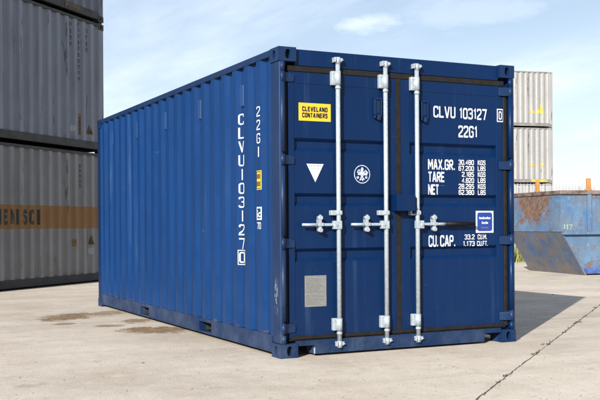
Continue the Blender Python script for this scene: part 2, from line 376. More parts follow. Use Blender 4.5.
# ------------------------------------------------------------------ corner fitting with its holes
def holed_face(bm, origin, ux, uz, w, h, cx, cz, a, b, depth, inward, round_=1.0):
    """rectangle w x h at origin (axes ux, uz) with a rounded opening; walls go inward"""
    o, ux, uz, inn = Vector(origin), Vector(ux), Vector(uz), Vector(inward)
    angs = sorted(set([2 * math.pi * k / 28 for k in range(28)] + [math.atan2(qz - cz, qx - cx) % (2 * math.pi) for qx in (0, w) for qz in (0, h)]))
    ins, outs = [], []
    for t in angs:
        c, s = math.cos(t), math.sin(t); e = 2.6
        k = (abs(c / a) ** e + abs(s / b) ** e) ** (-1 / e); ins.append((cx + c * k, cz + s * k))
        ks = []
        if c > 1e-9: ks.append((w - cx) / c)
        if c < -1e-9: ks.append(-cx / c)
        if s > 1e-9: ks.append((h - cz) / s)
        if s < -1e-9: ks.append(-cz / s)
        k = min(ks); outs.append((cx + c * k, cz + s * k))
    P = lambda q, d=0: o + ux * q[0] + uz * q[1] + inn * d
    I = [bm.verts.new(P(q)) for q in ins]; O = [bm.verts.new(P(q)) for q in outs]; D = [bm.verts.new(P(q, depth)) for q in ins]
    n = len(angs)
    for k in range(n):
        j = (k + 1) % n
        bm.faces.new((O[k], O[j], I[j], I[k])); bm.faces.new((I[k], I[j], D[j], D[k]))
    bm.faces.new(D).material_index = 1  # bottom of the opening near black: shade of the hole put into colour
def corner_fitting(bm, sx, sy, top, L, H):
    """ISO corner fitting: openings in the end face, the side face and the top or bottom face"""
    X, Y = 1.219, L / 2; w, l, h = .162, .178, .118
    z0 = H - h if top else 0
    x_out, x_in = sx * X, sx * (X - w); y_out, y_in = sy * Y, sy * (Y - l)
    # end face (across x) and side face (across y)
    holed_face(bm, (x_out, y_out, z0), (-sx, 0, 0), (0, 0, 1), w, h, .085, h / 2, .026, .040, .055, (0, -sy, 0))
    holed_face(bm, (x_out, y_out, z0), (0, -sy, 0), (0, 0, 1), l, h, .095, h / 2, .028, .036, .055, (-sx, 0, 0))
    zc = H if top else 0
    holed_face(bm, (x_out, y_out, zc), (-sx, 0, 0), (0, -sy, 0), w, l, .08, .09, .030, .058, .04, (0, 0, -1 if top else 1))
    zo = z0 if top else z0 + h
    q = lambda *p: bm.faces.new([bm.verts.new(v) for v in p])
    q((x_out, y_out, zo), (x_in, y_out, zo), (x_in, y_in, zo), (x_out, y_in, zo))
    q((x_in, y_out, z0), (x_in, y_out, z0 + h), (x_in, y_in, z0 + h), (x_in, y_in, z0))
    q((x_out, y_in, z0), (x_out, y_in, z0 + h), (x_in, y_in, z0 + h), (x_in, y_in, z0))
    bmesh.ops.remove_doubles(bm, verts=bm.verts[:], dist=1e-5)
    es = [e for e in bm.edges if len(e.link_faces) == 2 and e.calc_length() > .008 and abs(e.calc_face_angle(0) - math.pi / 2) < .3
          and sum(1 for v in e.verts if sum(abs(abs(v.co[i]) - t) < 2e-3 for i, t in ((0, X), (1, Y))) + (abs(v.co.z - (z0 + h)) < 2e-3 or abs(v.co.z - z0) < 2e-3) >= 2) == 2]
    try: bmesh.ops.bevel(bm, geom=es, offset=.006, segments=2, affect='EDGES', profile=.5)
    except Exception: pass

# ------------------------------------------------------------------ a shipping container (doors at local -y, length along y)
CREST = 1.211
def container_shell(root, L, H, side_mat, frame_mat, rail_mat, fit_mat, c, door_mat=None, bottom_mat=None, pockets=True):
    Y = L / 2
    bottom_mat = bottom_mat or rail_mat
    for sx in (-1, 1):
        part('side_panel', lambda bm: corr_sheet(bm, -Y + .165, Y - .165, .175, H - .05, c, lambda t, d, z: (sx * (CREST - d), t, z)), side_mat, root)
        part('top_rail', lambda bm: box(bm, *sorted((sx * 1.150, sx * 1.216)), -Y + .18, Y - .18, H - .058, H - .002, .004), rail_mat, root)
        def brail(bm):
            x0, x1 = sorted((sx * 1.150, sx * 1.2135)); yp = [-Y + .18, -1.40, -1.06, .66, 1.0, Y - .18]
            if pockets:
                for a, b in ((yp[0], yp[1]), (yp[2], yp[3]), (yp[4], yp[5])): box(bm, x0, x1, a, b, .047, .181)
                for a, b in ((yp[1], yp[2]), (yp[3], yp[4])): box(bm, x0, x1, a, b, .147, .181); box(bm, x0, x1, a, b, .047, .054)
            else: box(bm, x0, x1, yp[0], yp[5], .047, .181)
            x2, x3 = sorted((sx * 1.2135, sx * 1.2165))
            box(bm, x2, x3, yp[0], yp[5], .036, .047); box(bm, x0, x1, yp[0], yp[5], .036, .047)   # bottom flange lip
        part('bottom_rail', brail, bottom_mat, root)
    def roof(bm):
        n = int((L - .4) / .21); ys = []
        for k in range(n):
            y = -Y + .2 + k * .21; ys += [(y, 0), (y + .07, 0), (y + .105, -.02), (y + .175, -.02)]
        ys.append((Y - .2, 0))
        A = [[bm.verts.new((x, y, H - .012 + z)) for x in (-1.15, 1.15)] for y, z in ys]
        for i in range(len(A) - 1): bm.faces.new((A[i][0], A[i][1], A[i + 1][1], A[i + 1][0]))
    part('roof', roof, side_mat, root)
    part('floor', lambda bm: box(bm, -1.148, 1.148, -Y + .13, Y - .06, .148, .17), M['wood'], root)
    def cross(bm):
        k = -Y + .5
        while k < Y - .4:
            if not any(a - .03 < k < b + .03 for a, b in ((-1.40, -1.06), (.66, 1.0))): box(bm, -1.148, 1.148, k - .02, k + .02, .05, .147)
            k += .33
        for y in (-1.405, -1.052, .655, 1.008): box(bm, -1.148, 1.148, y - .003, y + .003, .05, .147)
    part('cross_members', cross, M['inside'], root)
    # blank end at +y
    part('end_panel', lambda bm: corr_sheet(bm, -1.06, 1.06, .17, H - .11, 0, lambda t, d, z: (t, Y - .012 - d, z)), side_mat, root)
    part('end_top_beam', lambda bm: box(bm, -1.057, 1.057, Y - .09, Y - .006, H - .11, H - .004, .006), rail_mat, root)
    part('end_bottom_beam', lambda bm: box(bm, -1.057, 1.057, Y - .10, Y - .006, .004, .17, .002), rail_mat, root)
    for sx in (-1, 1):
        for sy in (-1, 1):
            for top in (0, 1): part('corner_fitting', lambda bm: corner_fitting(bm, sx, sy, top, L, H), fit_mat, root).data.materials.append(M['inside'])
        part('corner_post', lambda bm: box(bm, *sorted((sx * 1.062, sx * 1.2165)), Y - .164, Y - .004, .118, H - .118, .012, 3), frame_mat, root)

def plain_doors(root, L, H, mat, bar_mat):
    """door end that the photograph does not show: two panelled doors with locking bars"""
    Y = L / 2
    part('door_header', lambda bm: box(bm, -1.057, 1.057, -Y + .03, -Y + .12, H - .13, H - .004, .005), mat, root)
    part('door_sill', lambda bm: box(bm, -1.057, 1.057, -Y + .03, -Y + .12, .02, .14, .005), mat, root)
    for sx in (-1, 1):
        part('corner_post', lambda bm: box(bm, *sorted((sx * 1.12, sx * 1.2165)), -Y + .004, -Y + .164, .118, H - .118, .012, 3), mat, root)
        def dp(bm):
            x0, x1 = sorted((sx * .02, sx * 1.11)); n = 4; hh = (H - .13 - .15) / n
            for k in range(n): box(bm, x0, x1, -Y + .05, -Y + .08, .145 + k * hh, .145 + k * hh + hh - .1); box(bm, x0, x1, -Y + .075, -Y + .08, .145 + k * hh + hh - .1, .145 + (k + 1) * hh)
        d = part('door', dp, mat, root)
        for x in (.25, .75): part('locking_bar', lambda bm: tube(bm, (sx * x, -Y + .02, .08), (sx * x, -Y + .02, H - .07), .018), bar_mat, d)

# ================================================================== GROUND
STAINS = ((-1.95, 4.63, -30, .29, .60, 1.0), (-2.19, 3.79, -30, .12, .14, .8), (-1.38, 4.86, -30, .20, .36, .8), (-1.37, 3.71, -30, .17, .27, .85), (-1.78, 3.31, -30, .16, .14, .85), (-1.45, 2.66, -30, .40, .34, 1.0))
def ground_material():
    m = Mat('concrete_yard', (.5, .44, .36), .9, 0, .25)
    n1 = m.noise(.16, 4, .55); n2 = m.noise(.9, 6, .62, loc=(4, 2, 0)); n3 = m.noise(7, 6, .65, loc=(1, 7, 0)); n4 = m.noise(60, 4, .7); n5 = m.noise(240, 2, .6)
    c = m.mix(m.ss(n1, .32, .68), (.375, .330, .274), (.485, .430, .358))
    c = m.mix(m.math('MULTIPLY', m.ss(n2, .40, .72), .5), c, (.58, .53, .45))
    c = m.mix(m.math('MULTIPLY', m.ss(n2, .50, .28), .6), c, (.35, .29, .225))
    c = m.mix(m.math('MULTIPLY', m.ss(n3, .50, .72), .55), c, (.33, .275, .215))
    c = m.mix(m.math('MULTIPLY', m.ss(n3, .46, .28), .35), c, (.66, .60, .52))
    c = m.mix(m.math('MULTIPLY', m.ss(n4, .53, .66), .70), c, (.23, .19, .15))
    c = m.mix(m.math('MULTIPLY', m.ss(n5, .56, .70), .60), c, (.74, .68, .60))
    # long worn vehicle tracks
    tr = m.noise(1.0, 5, .6, scale=(.10, 1.5, 1), rot=(0, 0, R(-38)))
    c = m.mix(m.math('MULTIPLY', m.ss(tr, .50, .68), .42), c, (.31, .262, .208))
    pit = m.ss(m.noise(26, 5, .75, loc=(6, 6, 0)), .62, .70)
    c = m.mix(m.math('MULTIPLY', pit, m.math('MULTIPLY', m.ss(n2, .40, .60), .75)), c, (.19, .155, .12))
    oil = m.math('MULTIPLY', m.ss(m.noise(1.7, 5, .6, loc=(13, 4, 0)), .64, .74), .45)
    c = m.mix(oil, c, (.20, .17, .14))
    tyre = m.math('MULTIPLY', m.ss(m.noise(1.0, 4, .55, scale=(.05, 2.6, 1), rot=(0, 0, R(-62)), loc=(3, 8, 0)), .60, .68), m.ss(m.noise(.5, 3, .5, loc=(8, 8, 0)), .42, .6))
    c = m.mix(m.math('MULTIPLY', tyre, .38), c, (.24, .205, .17))
    # brown mud and damp stains by the side of the container
    xy = m.xyz(); nz = m.math('ADD', m.math('SUBTRACT', m.noise(4.5, 8, .72, loc=(9, 3, 0)), .5), m.math('MULTIPLY', m.math('SUBTRACT', m.noise(30, 5, .7), .5), .55))
    stains = None
    for cx, cy, ax, rx, ry, k in STAINS:
        a = R(ax); ca, sa = math.cos(a), math.sin(a)
        dx, dy = m.math('SUBTRACT', xy[0], cx), m.math('SUBTRACT', xy[1], cy)
        u = m.math('DIVIDE', m.math('ADD', m.math('MULTIPLY', dx, ca), m.math('MULTIPLY', dy, sa)), rx)
        v = m.math('DIVIDE', m.math('SUBTRACT', m.math('MULTIPLY', dy, ca), m.math('MULTIPLY', dx, sa)), ry)
        q = m.math('ADD', m.math('SUBTRACT', 1.0, m.math('ADD', m.math('MULTIPLY', u, u), m.math('MULTIPLY', v, v))), m.math('MULTIPLY', nz, 5.0))
        q = m.math('MULTIPLY', m.ss(q, -.25, .45), k)
        stains = q if stains is None else m.math('MAXIMUM', stains, q)
    sc = m.mix(m.ss(m.noise(12, 5, .7), .35, .65), (.095, .058, .026), (.24, .16, .085))
    c = m.mix(m.math('MULTIPLY', stains, .92), c, sc)
    # slab joint: a dark ragged line
    joint = None
    for head, px, py, half, lo, hi in ((49.32, 1.319, -.328, .0058, -40, 60), (139.0, 5.55, 3.72, .009, -1, 12)):
        h = R(head); nx, ny = math.cos(h), -math.sin(h)
        d = m.math('SUBTRACT', m.math('ADD', m.math('MULTIPLY', xy[0], nx), m.math('MULTIPLY', xy[1], ny)), px * nx + py * ny)
        d = m.math('ABSOLUTE', m.math('ADD', d, m.math('MULTIPLY', m.math('SUBTRACT', m.noise(7, 6, .7, loc=(2, 2, 0)), .5), .055)))
        wv = m.math('MULTIPLY', m.ss(m.noise(3.5, 4, .6, loc=(5, 8, 0)), .3, .7, .35, 1.5), half)
        j = m.math('SUBTRACT', 1.0, m.ss(m.math('DIVIDE', d, wv), .55, 1.15))
        al = m.math('ADD', m.math('MULTIPLY', m.math('SUBTRACT', xy[0], px), math.sin(h)), m.math('MULTIPLY', m.math('SUBTRACT', xy[1], py), math.cos(h)))
        j = m.math('MULTIPLY', j, m.math('MULTIPLY', m.ss(al, lo, lo + .3), m.ss(al, hi - .3, hi, 1., 0.)))
        joint = j if joint is None else m.math('MAXIMUM', joint, j)
    c = m.mix(m.math('MULTIPLY', joint, .93), c, (.045, .036, .026))
    m.color(c)
    hgt = m.math('ADD', m.math('MULTIPLY', n3, .35), m.math('ADD', m.math('MULTIPLY', n4, .35), m.math('MULTIPLY', n5, .12)))
    hgt = m.math('SUBTRACT', hgt, m.math('MULTIPLY', joint, .8))
    m.bump(hgt, .75, .016)
    return m.m
bm = bmesh.new()
gv = [bm.verts.new(p) for p in ((-1500, -1500, 0), (1500, -1500, 0), (1500, 1500, 0), (-1500, 1500, 0))]; bm.faces.new(gv)
ground = finish('ground', bm, ground_material()); ground['kind'] = 'structure'

# ================================================================== THE BLUE CONTAINER
L20, H20 = 6.058, 2.591
blue = thing('shipping_container', 'deep blue shipping container with white locking bars, standing alone on the concrete', 'shipping container', (0, L20 / 2, 0))
YF = -L20 / 2                                # local y of the door-end plane
CB = .86 + YF                                # centre of a recess along the side
container_shell(blue, L20, H20, M['blue'], M['blue_end_dim'], M['blue_rail'], M['blue_rail'], CB, bottom_mat=M['blue_rail'])
def FQ(x, z, d):
    """a point seen on the door-end plane, pushed back to depth d behind it"""
    k = (7.113 + d) / 7.113
    return CAM.x + (x - CAM.x) * k, CAM.z + (z - CAM.z) * k
DF = .046                                    # door face behind the end plane
xL0, xL1, xR0, xR1 = -1.118, -.050, -.028, 1.118
DT, DB = 2.398, .150
# --- corner posts at the door end
for sx in (-1, 1):
    def post(bm):
        box(bm, *sorted((sx * 1.176, sx * 1.2165)), YF + .003, YF + .165, .118, H20 - .118, .014, 4)
        box(bm, *sorted((sx * 1.12, sx * 1.178)), YF + .075, YF + .163, .119, H20 - .119)
    part('corner_post', post, M['blue_rail' if sx < 0 else 'blue_end_dim'], blue)
    def pin(bm):
        for a, b in ((.12, .19), (.31, .90), (1.02, 1.60), (1.72, 2.30), (2.39, 2.47)):
            tube(bm, (sx * 1.182, YF + .016, a), (sx * 1.182, YF + .016, b), .0235, n=20)
    part('hinge_post_edge', pin, M['blue_rail' if sx < 0 else 'blue_end_dim'], blue)
hd = part('door_header', lambda bm: (box(bm, -1.057, 1.057, YF + .034, YF + .13, 2.447, 2.584, .006)), M['blue_end_dim'], blue)
def sill(bm):
    for a, b, z0 in ((-.90, .865, .020), (-1.057, -.90, .094), (.865, 1.057, .094)): box(bm, a, b, YF + .012, YF + .10, z0, .136, .003)
    box(bm, -.90, .865, YF + .100, YF + .16, .02, .136)
sl = part('door_sill', sill, M['blue_rail'], blue)
part('sill_end_plate', lambda bm: box(bm, -.905, -.893, YF + .010, YF + .012, .022, .075), M['scuff'], sl)
# --- doors
Z = [1.829, 1.726, 1.367, 1.264, .903, .796]
def door(sx, x0, x1, px0, px1):
    d = YF + DF
    def f(bm):
        prof = [(2.29, 0.004)]
        for a, b in ((Z[0], Z[1]), (Z[2], Z[3]), (Z[4], Z[5])): prof += [(a + .008, .004), (a - .020, .036), (b + .030, .036), (b - .006, .004)]
        prof += [(.325, .004)]
        A = [[bm.verts.new((x, d + y, FQ(0, z, DF)[1])) for x in (px0, px1)] for z, y in prof]
        for i in range(len(A) - 1): bm.faces.new((A[i][0], A[i][1], A[i + 1][1], A[i + 1][0]))
        B = [[bm.verts.new((x, d + .05, v[0].co.z)) for x in (px0, px1)] for v in (A[0], A[-1])]
        bm.faces.new((B[0][0], B[0][1], B[1][1], B[1][0]))
        zt, zb = A[0][0].co.z, A[-1][0].co.z
        box(bm, x0, px0, d, d + .05, DB, DT, .004); box(bm, px1, x1, d, d + .05, DB, DT, .004)
        box(bm, px0 - .002, px1 + .002, d + .001, d + .05, zt, DT - .001, .0035); box(bm, px0 - .002, px1 + .002, d + .001, d + .05, DB + .001, zb, .0035)
    return part('door', f, M['blue_end_dim'], blue)
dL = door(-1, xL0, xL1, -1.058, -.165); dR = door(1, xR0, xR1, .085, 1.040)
# --- rubber gaskets round each door
for x0, x1, d in ((xL0, xL1, dL), (xR0, xR1, dR)):
    part('gasket', lambda bm: box(bm, x0 - .010, x1 + .010, YF + .040, YF + .075, DT, 2.4465, .006), M['rubber'], d)
    part('gasket', lambda bm: box(bm, x0 - .010, x1 + .010, YF + .036, YF + .075, .1365, DB, .003), M['rubber'], d)
part('gasket', lambda bm: box(bm, -.062, -.016, YF + .040, YF + .0455, .15, 2.397, .002), M['rubber'], dL)
part('gasket', lambda bm: box(bm, xR1, 1.160, YF + .036, YF + .074, .15, 2.397, .008, 3), M['rubber'], dR)
part('gasket', lambda bm: box(bm, -1.160, xL0, YF + .055, YF + .074, .15, 2.397, .004), M['rubber'], dL)
part('gasket_strip', lambda bm: box(bm, -1.10, 1.10, YF + .036, YF + .0405, .140, .176, .002), M['rubber'], dL)
# --- hinges
def hinge(sx):
    def f(z):
        def g(bm):
            x0, x1 = sorted((sx * 1.185, sx * 1.060)); y = YF + DF
            tube(bm, (sx * 1.182, YF + .016, z - .045), (sx * 1.182, YF + .016, z + .045), .0215, n=18)
            if sx < 0: pts = [(-1.178, YF + .005, z - .038), (-1.178, YF + .005, z + .038), (-1.118, YF + .034, z + .038), (-1.068, YF + .034, z + .026), (-1.062, YF + .034, z), (-1.068, YF + .034, z - .034), (-1.118, YF + .034, z - .038)]
            else: pts = [(1.19, YF + .000, z - .040), (1.19, YF + .000, z + .040), (1.118, YF + .016, z + .040), (1.058, YF + .034, z + .036), (1.058, YF + .034, z - .036), (1.118, YF + .016, z - .040)]
            prism(bm, pts, (0, .011, 0))
            bx = sorted((sx * 1.068, sx * 1.114)); box(bm, bx[0], bx[1], YF + .0395, y + .001, z - .028, z + .022)
        return g
    return f
for z in (2.345, 1.655, .955, .245):
    part('hinge', hinge(-1)(z), M['blue_rail'], dL); part('hinge', hinge(1)(z), M['blue_rail'], dR)
# --- locking bars with keepers, bearings, hubs and handles
def rnd(bm, x0, x1, y0, y1, z0, z1, b=.004): box(bm, x0, x1, y0, y1, z0, z1, b, 2)
for x, d, sx in ((-.662, dL, -1), (-.190, dL, -1), (.135, dR, 1)):
    yb = YF + .004
    part('locking_bar', lambda bm: tube(bm, (x, yb, .115), (x, yb, 2.505), .0195, n=22), M['zinc'], d)
    for z, s in ((2.512, 1), (.094, -1)):
        def keeper(bm):
            yk = YF + (.034 if s > 0 else .012)
            rnd(bm, x - .042, x + .042, YF - .012, yk, z + .010, z + .017, .002); rnd(bm, x - .036, x + .036, YF - .010, yk, z - .017, z - .011, .002)
            rnd(bm, x - .040, x - .028, YF - .022, yk, z - .020, z + .022, .003); rnd(bm, x + .020, x + .032, YF - .018, YF - .004, z - .012, z + .012, .003)
            tube(bm, (x, yb, z - .034), (x, yb, z + .024), .0225, n=18)
            for q in (-.034, .034): tube(bm, (x + q, YF - .024, z), (x + q, YF - .008, z), .006, n=8)
        part('cam_keeper', keeper, M['zinc'], d)
    for z0, z1 in ((2.292, 2.425), (.200, .318)):
        def bearing(bm):
            rnd(bm, x - .058, x - .012, YF + .004, YF + DF, z0 + .006, z1 - .006, .006); tube(bm, (x, yb, z0 + .008), (x, yb, z1 - .008), .0255, n=20)
            for q in (.025, (z1 - z0) - .025): tube(bm, (x - .043, YF - .001, z0 + q), (x - .043, YF + .006, z0 + q), .0075, n=8)
            tube(bm, (x, yb, z0 - .026), (x, yb, z0 - .006), .0245, n=18)
        part('bar_bearing', bearing, M['zinc'], d)
    part('bar_clip', lambda bm: (rnd(bm, x - .075, x - .015, YF - .002, YF + DF, 1.188, 1.232, .006), rnd(bm, x - .026, x + .027, YF - .020, YF + .03, 1.190, 1.230, .01)), M['zinc'], d)
    def hub(bm):
        s = sx
        a, b = sorted((x - s * .022, x + s * .058)); rnd(bm, a, b, YF - .020, YF + .026, 1.070, 1.142, .006)
        tube(bm, (x + s * .036, YF - .028, 1.106), (x + s * .036, YF + .01, 1.106), .012, n=16)
    part('handle_hub', hub, M['zinc'], d)
    # flat handle lying across the door
    hl = {-.662: .352, -.190: .355, .135: .305}[x]
    def handle(bm):
        s = sx; z0, z1 = 1.098, 1.122
        a, b = sorted((x + s * .045, x + s * (hl - .03))); rnd(bm, a, b, YF - .014, YF + .000, z0, z1, .004)
        tube(bm, (x + s * .17, YF - .007, 1.110), (x + s * hl, YF - .007, 1.111), .0125, .0115, n=14)
    h_ = part('door_handle', handle, M['zinc'], d)
    if sx > 0: part('handle_grip', lambda bm: (tube(bm, (x + .295, YF - .007, 1.110), (x + .610, YF - .007, 1.110), .0190, .0165, n=16),), M['grip'], d)
    xc = {-.662: -.846, -.190: -.390, .135: .306}[x]
    def catch(bm):
        rnd(bm, xc - .011, xc + .011, YF - .018, YF + DF, 1.056, 1.178, .004)
        for z in (1.064, 1.168): tube(bm, (xc, YF - .024, z), (xc, YF + .03, z), .0185, n=16)
        rnd(bm, xc - .026, xc + .026, YF - .026, YF - .016, 1.096, 1.126, .004)
        tube(bm, (xc - .004, YF - .020, 1.186), (xc - .004, YF - .006, 1.186), .009, n=10)
    part('handle_catch', catch, M['zinc'], d)
# --- lock box and door vents
def lockbox(bm):
    rnd(bm, -.108, .075, YF - .055, YF - .046, 1.226, 1.372, .003); rnd(bm, -.108, .075, YF - .046, YF + .044, 1.364, 1.372, .002)
    rnd(bm, -.108, -.100, YF - .046, YF + .044, 1.226, 1.364, .002); rnd(bm, .067, .075, YF - .046, YF + .044, 1.226, 1.364, .002)
    rnd(bm, .078, .098, YF - .03, YF + .046, 1.20, 1.36, .005); tube(bm, (.088, YF - .04, 1.26), (.088, YF - .024, 1.26), .012, n=10)
part('lock_box', lockbox, M['blue_end_dim'], dR)
for xa, d in ((-.268, dL), (.214, dR)):
    xa, _ = FQ(xa, 2, .04)
    def vent(bm):
        y0 = YF + .020; y1 = YF + DF
        rnd(bm, xa - .045, xa - .033, y0, y1, 2.035, 2.212, .003); rnd(bm, xa + .020, xa + .030, y0, y1, 2.05, 2.212, .003)
        rnd(bm, xa - .045, xa + .030, y0, y1, 2.200, 2.216, .003); rnd(bm, xa - .045, xa + .030, y0, y1, 2.062, 2.074, .003); rnd(bm, xa - .030, xa + .018, y0 + .012, y1, 2.08, 2.20, .003)
        rnd(bm, xa - .018, xa + .016, y0 - .006, y1, 2.020, 2.064, .008)
    part('door_holdback', vent, M['blue_rail'], d)
# --- markings on the doors (x, z as seen on the end plane)
def on_door(a, b, lay=0):
    x, z = FQ(a, b, DF); return (x, YF + DF + .0015 - lay, z)
def on_stile(a, b, lay=0):
    x, z = FQ(a, b, DF); return (x, YF + DF - .002 - lay, z)
for num in (text_faces('CLVU', .308,   .548, 2.068, 2.172, .95), text_faces('103127', .590, .897, 2.066, 2.168, .95)): decal('identity_lettering', num, on_door, M['white'], dR)
decal('size_lettering', text_faces('22G1', .579, .791, 1.898, 2.006, .95), on_door, M['white'], dR)
decal('check_digit', text_faces('0', 1.033, 1.068, 2.078, 2.156, 1.0) + frame(1.012, 1.088, 2.056, 2.178, .010), on_stile, M['white'], dR)
wt = text_faces('MAX.GR.', .247, .540, 1.597, 1.692, 1.1) + text_faces('TARE', .247, .424, 1.486, 1.580, 1.1) + text_faces('NET', .247, .362, 1.372, 1.466, 1.1)
for k, (a, b) in enumerate((('30.480', 'KGS'), ('67.200', 'LBS'), ('2.185', 'KGS'), ('4.820', 'LBS'), ('28.295', 'KGS'), ('62.380', 'LBS'))):
    z1 = 1.694 - k * .0548; z0 = z1 - .046
    wt += text_faces(a, .578 if len(a) == 6 else .614, .750, z0, z1, 1.05) + text_faces(b, .792, .880, z0, z1, 1.05)
decal('weight_lettering', wt, on_door, M['white'], dR)
decal('capacity_lettering', text_faces('CU.', .248, .352, .905, 1.008, 1.05), on_door, M['white'], dR)
decal('capacity_lettering', text_faces('CAP.', .372, .538, .905, 1.008, 1.05), on_door, M['white'], dR)
for t_, a_, b_, z_ in (('33.2', .640, .752, .966), ('CU.M.', .786, .892, .966), ('1.173', .622, .752, .905), ('CU.FT.', .778, .902, .905)):
    decal('capacity_lettering', text_faces(t_, a_, b_, z_, z_ + .046, 1.0), on_door, M['white'], dR)
# yellow name sticker
def slab(name, x0, x1, z0, z1, mat, par, d=.0025, th=.0025):
    a, zb = FQ(x0, z0, DF); b, zt = FQ(x1, z1, DF)
    return part(name, lambda bm: box(bm, a, b, YF + DF + .004 - th, YF + DF + .0045, zb, zt), mat, par)
slab('name_sticker', -1.037, -.735, 1.982, 2.132, M['yellow'], dL)
def on_sticker(a, b, lay=0):
    x, z = FQ(a, b, DF); return (x, YF + DF + .0006 - lay, z)
decal('name_lettering', text_faces('CLEVELAND', -1.006, -.765, 2.060, 2.103, 1.75, 2.1) + text_faces('CONTAINERS', -1.006, -.765, 2.008, 2.051, 1.75, 2.1), on_sticker, M['black'], dL)
# white triangle with faint print
decal('triangle_sticker', [([(-.886, 1.468), (-.806, 1.622), (-.968, 1.622)], 0)], on_door, M['white'], dL)
decal('triangle_print', [rect(-.945 + i * .020, -.945 + i * .020 + random.uniform(.008, .017), 1.600, 1.612, .0005) for i in range(6)] + [rect(-.925 + i * .016, -.925 + i * .016 + .011, 1.578, 1.584, .0005) for i in range(5)], on_door, M['faint'], dL)
# round emblem: ring with a white bird-like figure
ex, ez = -.432, 1.543
em = ring(ex, ez, .0725, .080)
bird = [([(-.004, .060), (.010, .058), (.016, .044), (.012, .028), (.020, .010), (.016, -.012), (.004, -.026), (-.012, -.020), (-.018, .000), (-.012, .022), (-.014, .044)], .0003),
        ([(.016, .022), (.034, .040), (.050, .026), (.062, .008), (.048, .004), (.052, -.010), (.036, -.010), (.018, -.008)], .0006),
        ([(-.014, .020), (-.024, .044), (-.044, .034), (-.052, .014), (-.040, .010), (-.046, -.004), (-.030, -.008), (-.016, -.004)], .0006),
        ([(-.010, -.018), (.008, -.022), (.030, -.050), (.014, -.046), (.006, -.062), (-.006, -.048), (-.030, -.056), (-.022, -.038)], .0009),
        ([(.030, -.018), (.054, -.020), (.046, -.040), (.030, -.034)], .0003), ([(-.032, -.016), (-.058, -.022), (-.048, -.042), (-.032, -.034)], .0003)]
decal('emblem_sticker', em + [([(ex + a, ez + b) for a, b in p], l) for p, l in bird], on_door, M['emblem'], dL)
for p in ([(-.042, .028), (-.020, .034), (-.022, .016), (-.040, .016)], [(.026, .030), (.042, .022), (.038, .010), (.022, .010)], [(-.012, -.030), (.006, -.030), (.000, -.050)]):
    decal('emblem_patch', [([(ex + a, ez + b) for a, b in p], .0015)], on_door, M['pale_blue'], dL)  # pale blue patches printed inside the figure
# metal data plate
slab('data_plate', -.992, -.788, .420, .682, M['plate'], dL, th=.004)
pl = [rect(-.978, -.978 + random.uniform(.10, .178), z, z + .0035) for z in [.44 + .0125 * k for k in range(18)] if random.random() < .85]
pl += [disc(-.930, .590, .006, .0004, 12), disc(-.838, .592, .006, .0004, 12), disc(-.984, .674, .004, .0004, 8), disc(-.796, .674, .004, .0004, 8), disc(-.984, .428, .004, .0004, 8), disc(-.796, .428, .004, .0004, 8)]
decal('data_plate_print', pl, lambda a, b, lay=0: on_sticker(a, b, lay + .0015), M['plate_dark'], dL)
# blue sticker with white border
slab('notice_sticker', .768, .967, 1.026, 1.228, M['white'], dR)
def rrect(x0, x1, z0, z1, r, lay=0):
    out = []
    for cx, cz, a0 in ((x1 - r, z1 - r, 0), (x0 + r, z1 - r, 90), (x0 + r, z0 + r, 180), (x1 - r, z0 + r, 270)):
        out += [(cx + r * math.cos(R(a0 + t)), cz + r * math.sin(R(a0 + t))) for t in (0, 30, 60, 90)]
    return (out, lay)
decal('notice_field', [rrect(.783, .952, 1.041, 1.213, .022)], on_sticker, M['sticker_blue'], dR)
for x_, z_, n_ in ((.804, 1.152, 9), (.834, 1.108, 5)):
    decal('notice_print', [rect(x_ + i * .0145, x_ + i * .0145 + .011, z_, z_ + (.016 if i % 3 else .021), .0006) for i in range(n_)], on_sticker, M['white'], dR)
decal('notice_print', [rect(.826, .908, 1.066, 1.080, .0006)], on_sticker, M['red'], dR)
# --- markings on the long side
def on_side(t, d, z): return (-(CREST - d), t, z)
def ymap(y): return y + YF
YN, YW, YS = .893, .040, .440
idn = []
for k, ch in enumerate('CLVU103127'):
    zc = 2.078 - k * .1262
    w_ = .050 if ch == '1' else YW
    idn += text_faces(ch, ymap(YN) - w_, ymap(YN) + w_, zc - .050, zc + .050, .68) if ch != '1' else [rect(ymap(YN) - .011, ymap(YN) + .011, zc - .05, zc + .05)]
idb = text_faces('0', ymap(YN) - YW, ymap(YN) + YW, 2.078 - 1.262 - .050, 2.078 - 1.262 + .050, .68) + frame(ymap(YN) - .052, ymap(YN) + .052, 2.078 - 1.262 - .068, 2.078 - 1.262 + .068, .007)
flip = lambda fs: [([(2 * ymap(YN) - a, b) for a, b in p], l) for p, l in fs]
flip2 = lambda fs: [([(2 * ymap(YS) - a, b) for a, b in p], l) for p, l in fs]
corr_decal('identity_lettering', flip(idn), CB, on_side, M['white'], blue); corr_decal('check_digit', flip(idb), CB, on_side, M['white'], blue)
sz = []
for k, ch in enumerate('22G1'):
    zc = 2.098 - k * .117
    sz += text_faces(ch, ymap(YS) - .038, ymap(YS) + .038, zc - .044, zc + .044, .68) if ch != '1' else [rect(ymap(YS) - .011, ymap(YS) + .011, zc - .044, zc + .044)]
corr_decal('size_lettering', flip2(sz), CB, on_side, M['white'], blue)
corr_decal('height_sticker', [rect(ymap(YS) - .050, ymap(YS) + .050, 1.418, 1.584)], CB, on_side, M['yellow'], blue)
corr_decal('height_print', flip2(frame(ymap(YS) - .044, ymap(YS) + .044, 1.425, 1.577, .007) + [rect(ymap(YS) - .032 + i * .017, ymap(YS) - .021 + i * .017, z_, z_ + .042, .0003) for z_ in (1.512, 1.447) for i in range(4)]), CB, on_side, M['black'], blue, .0045)
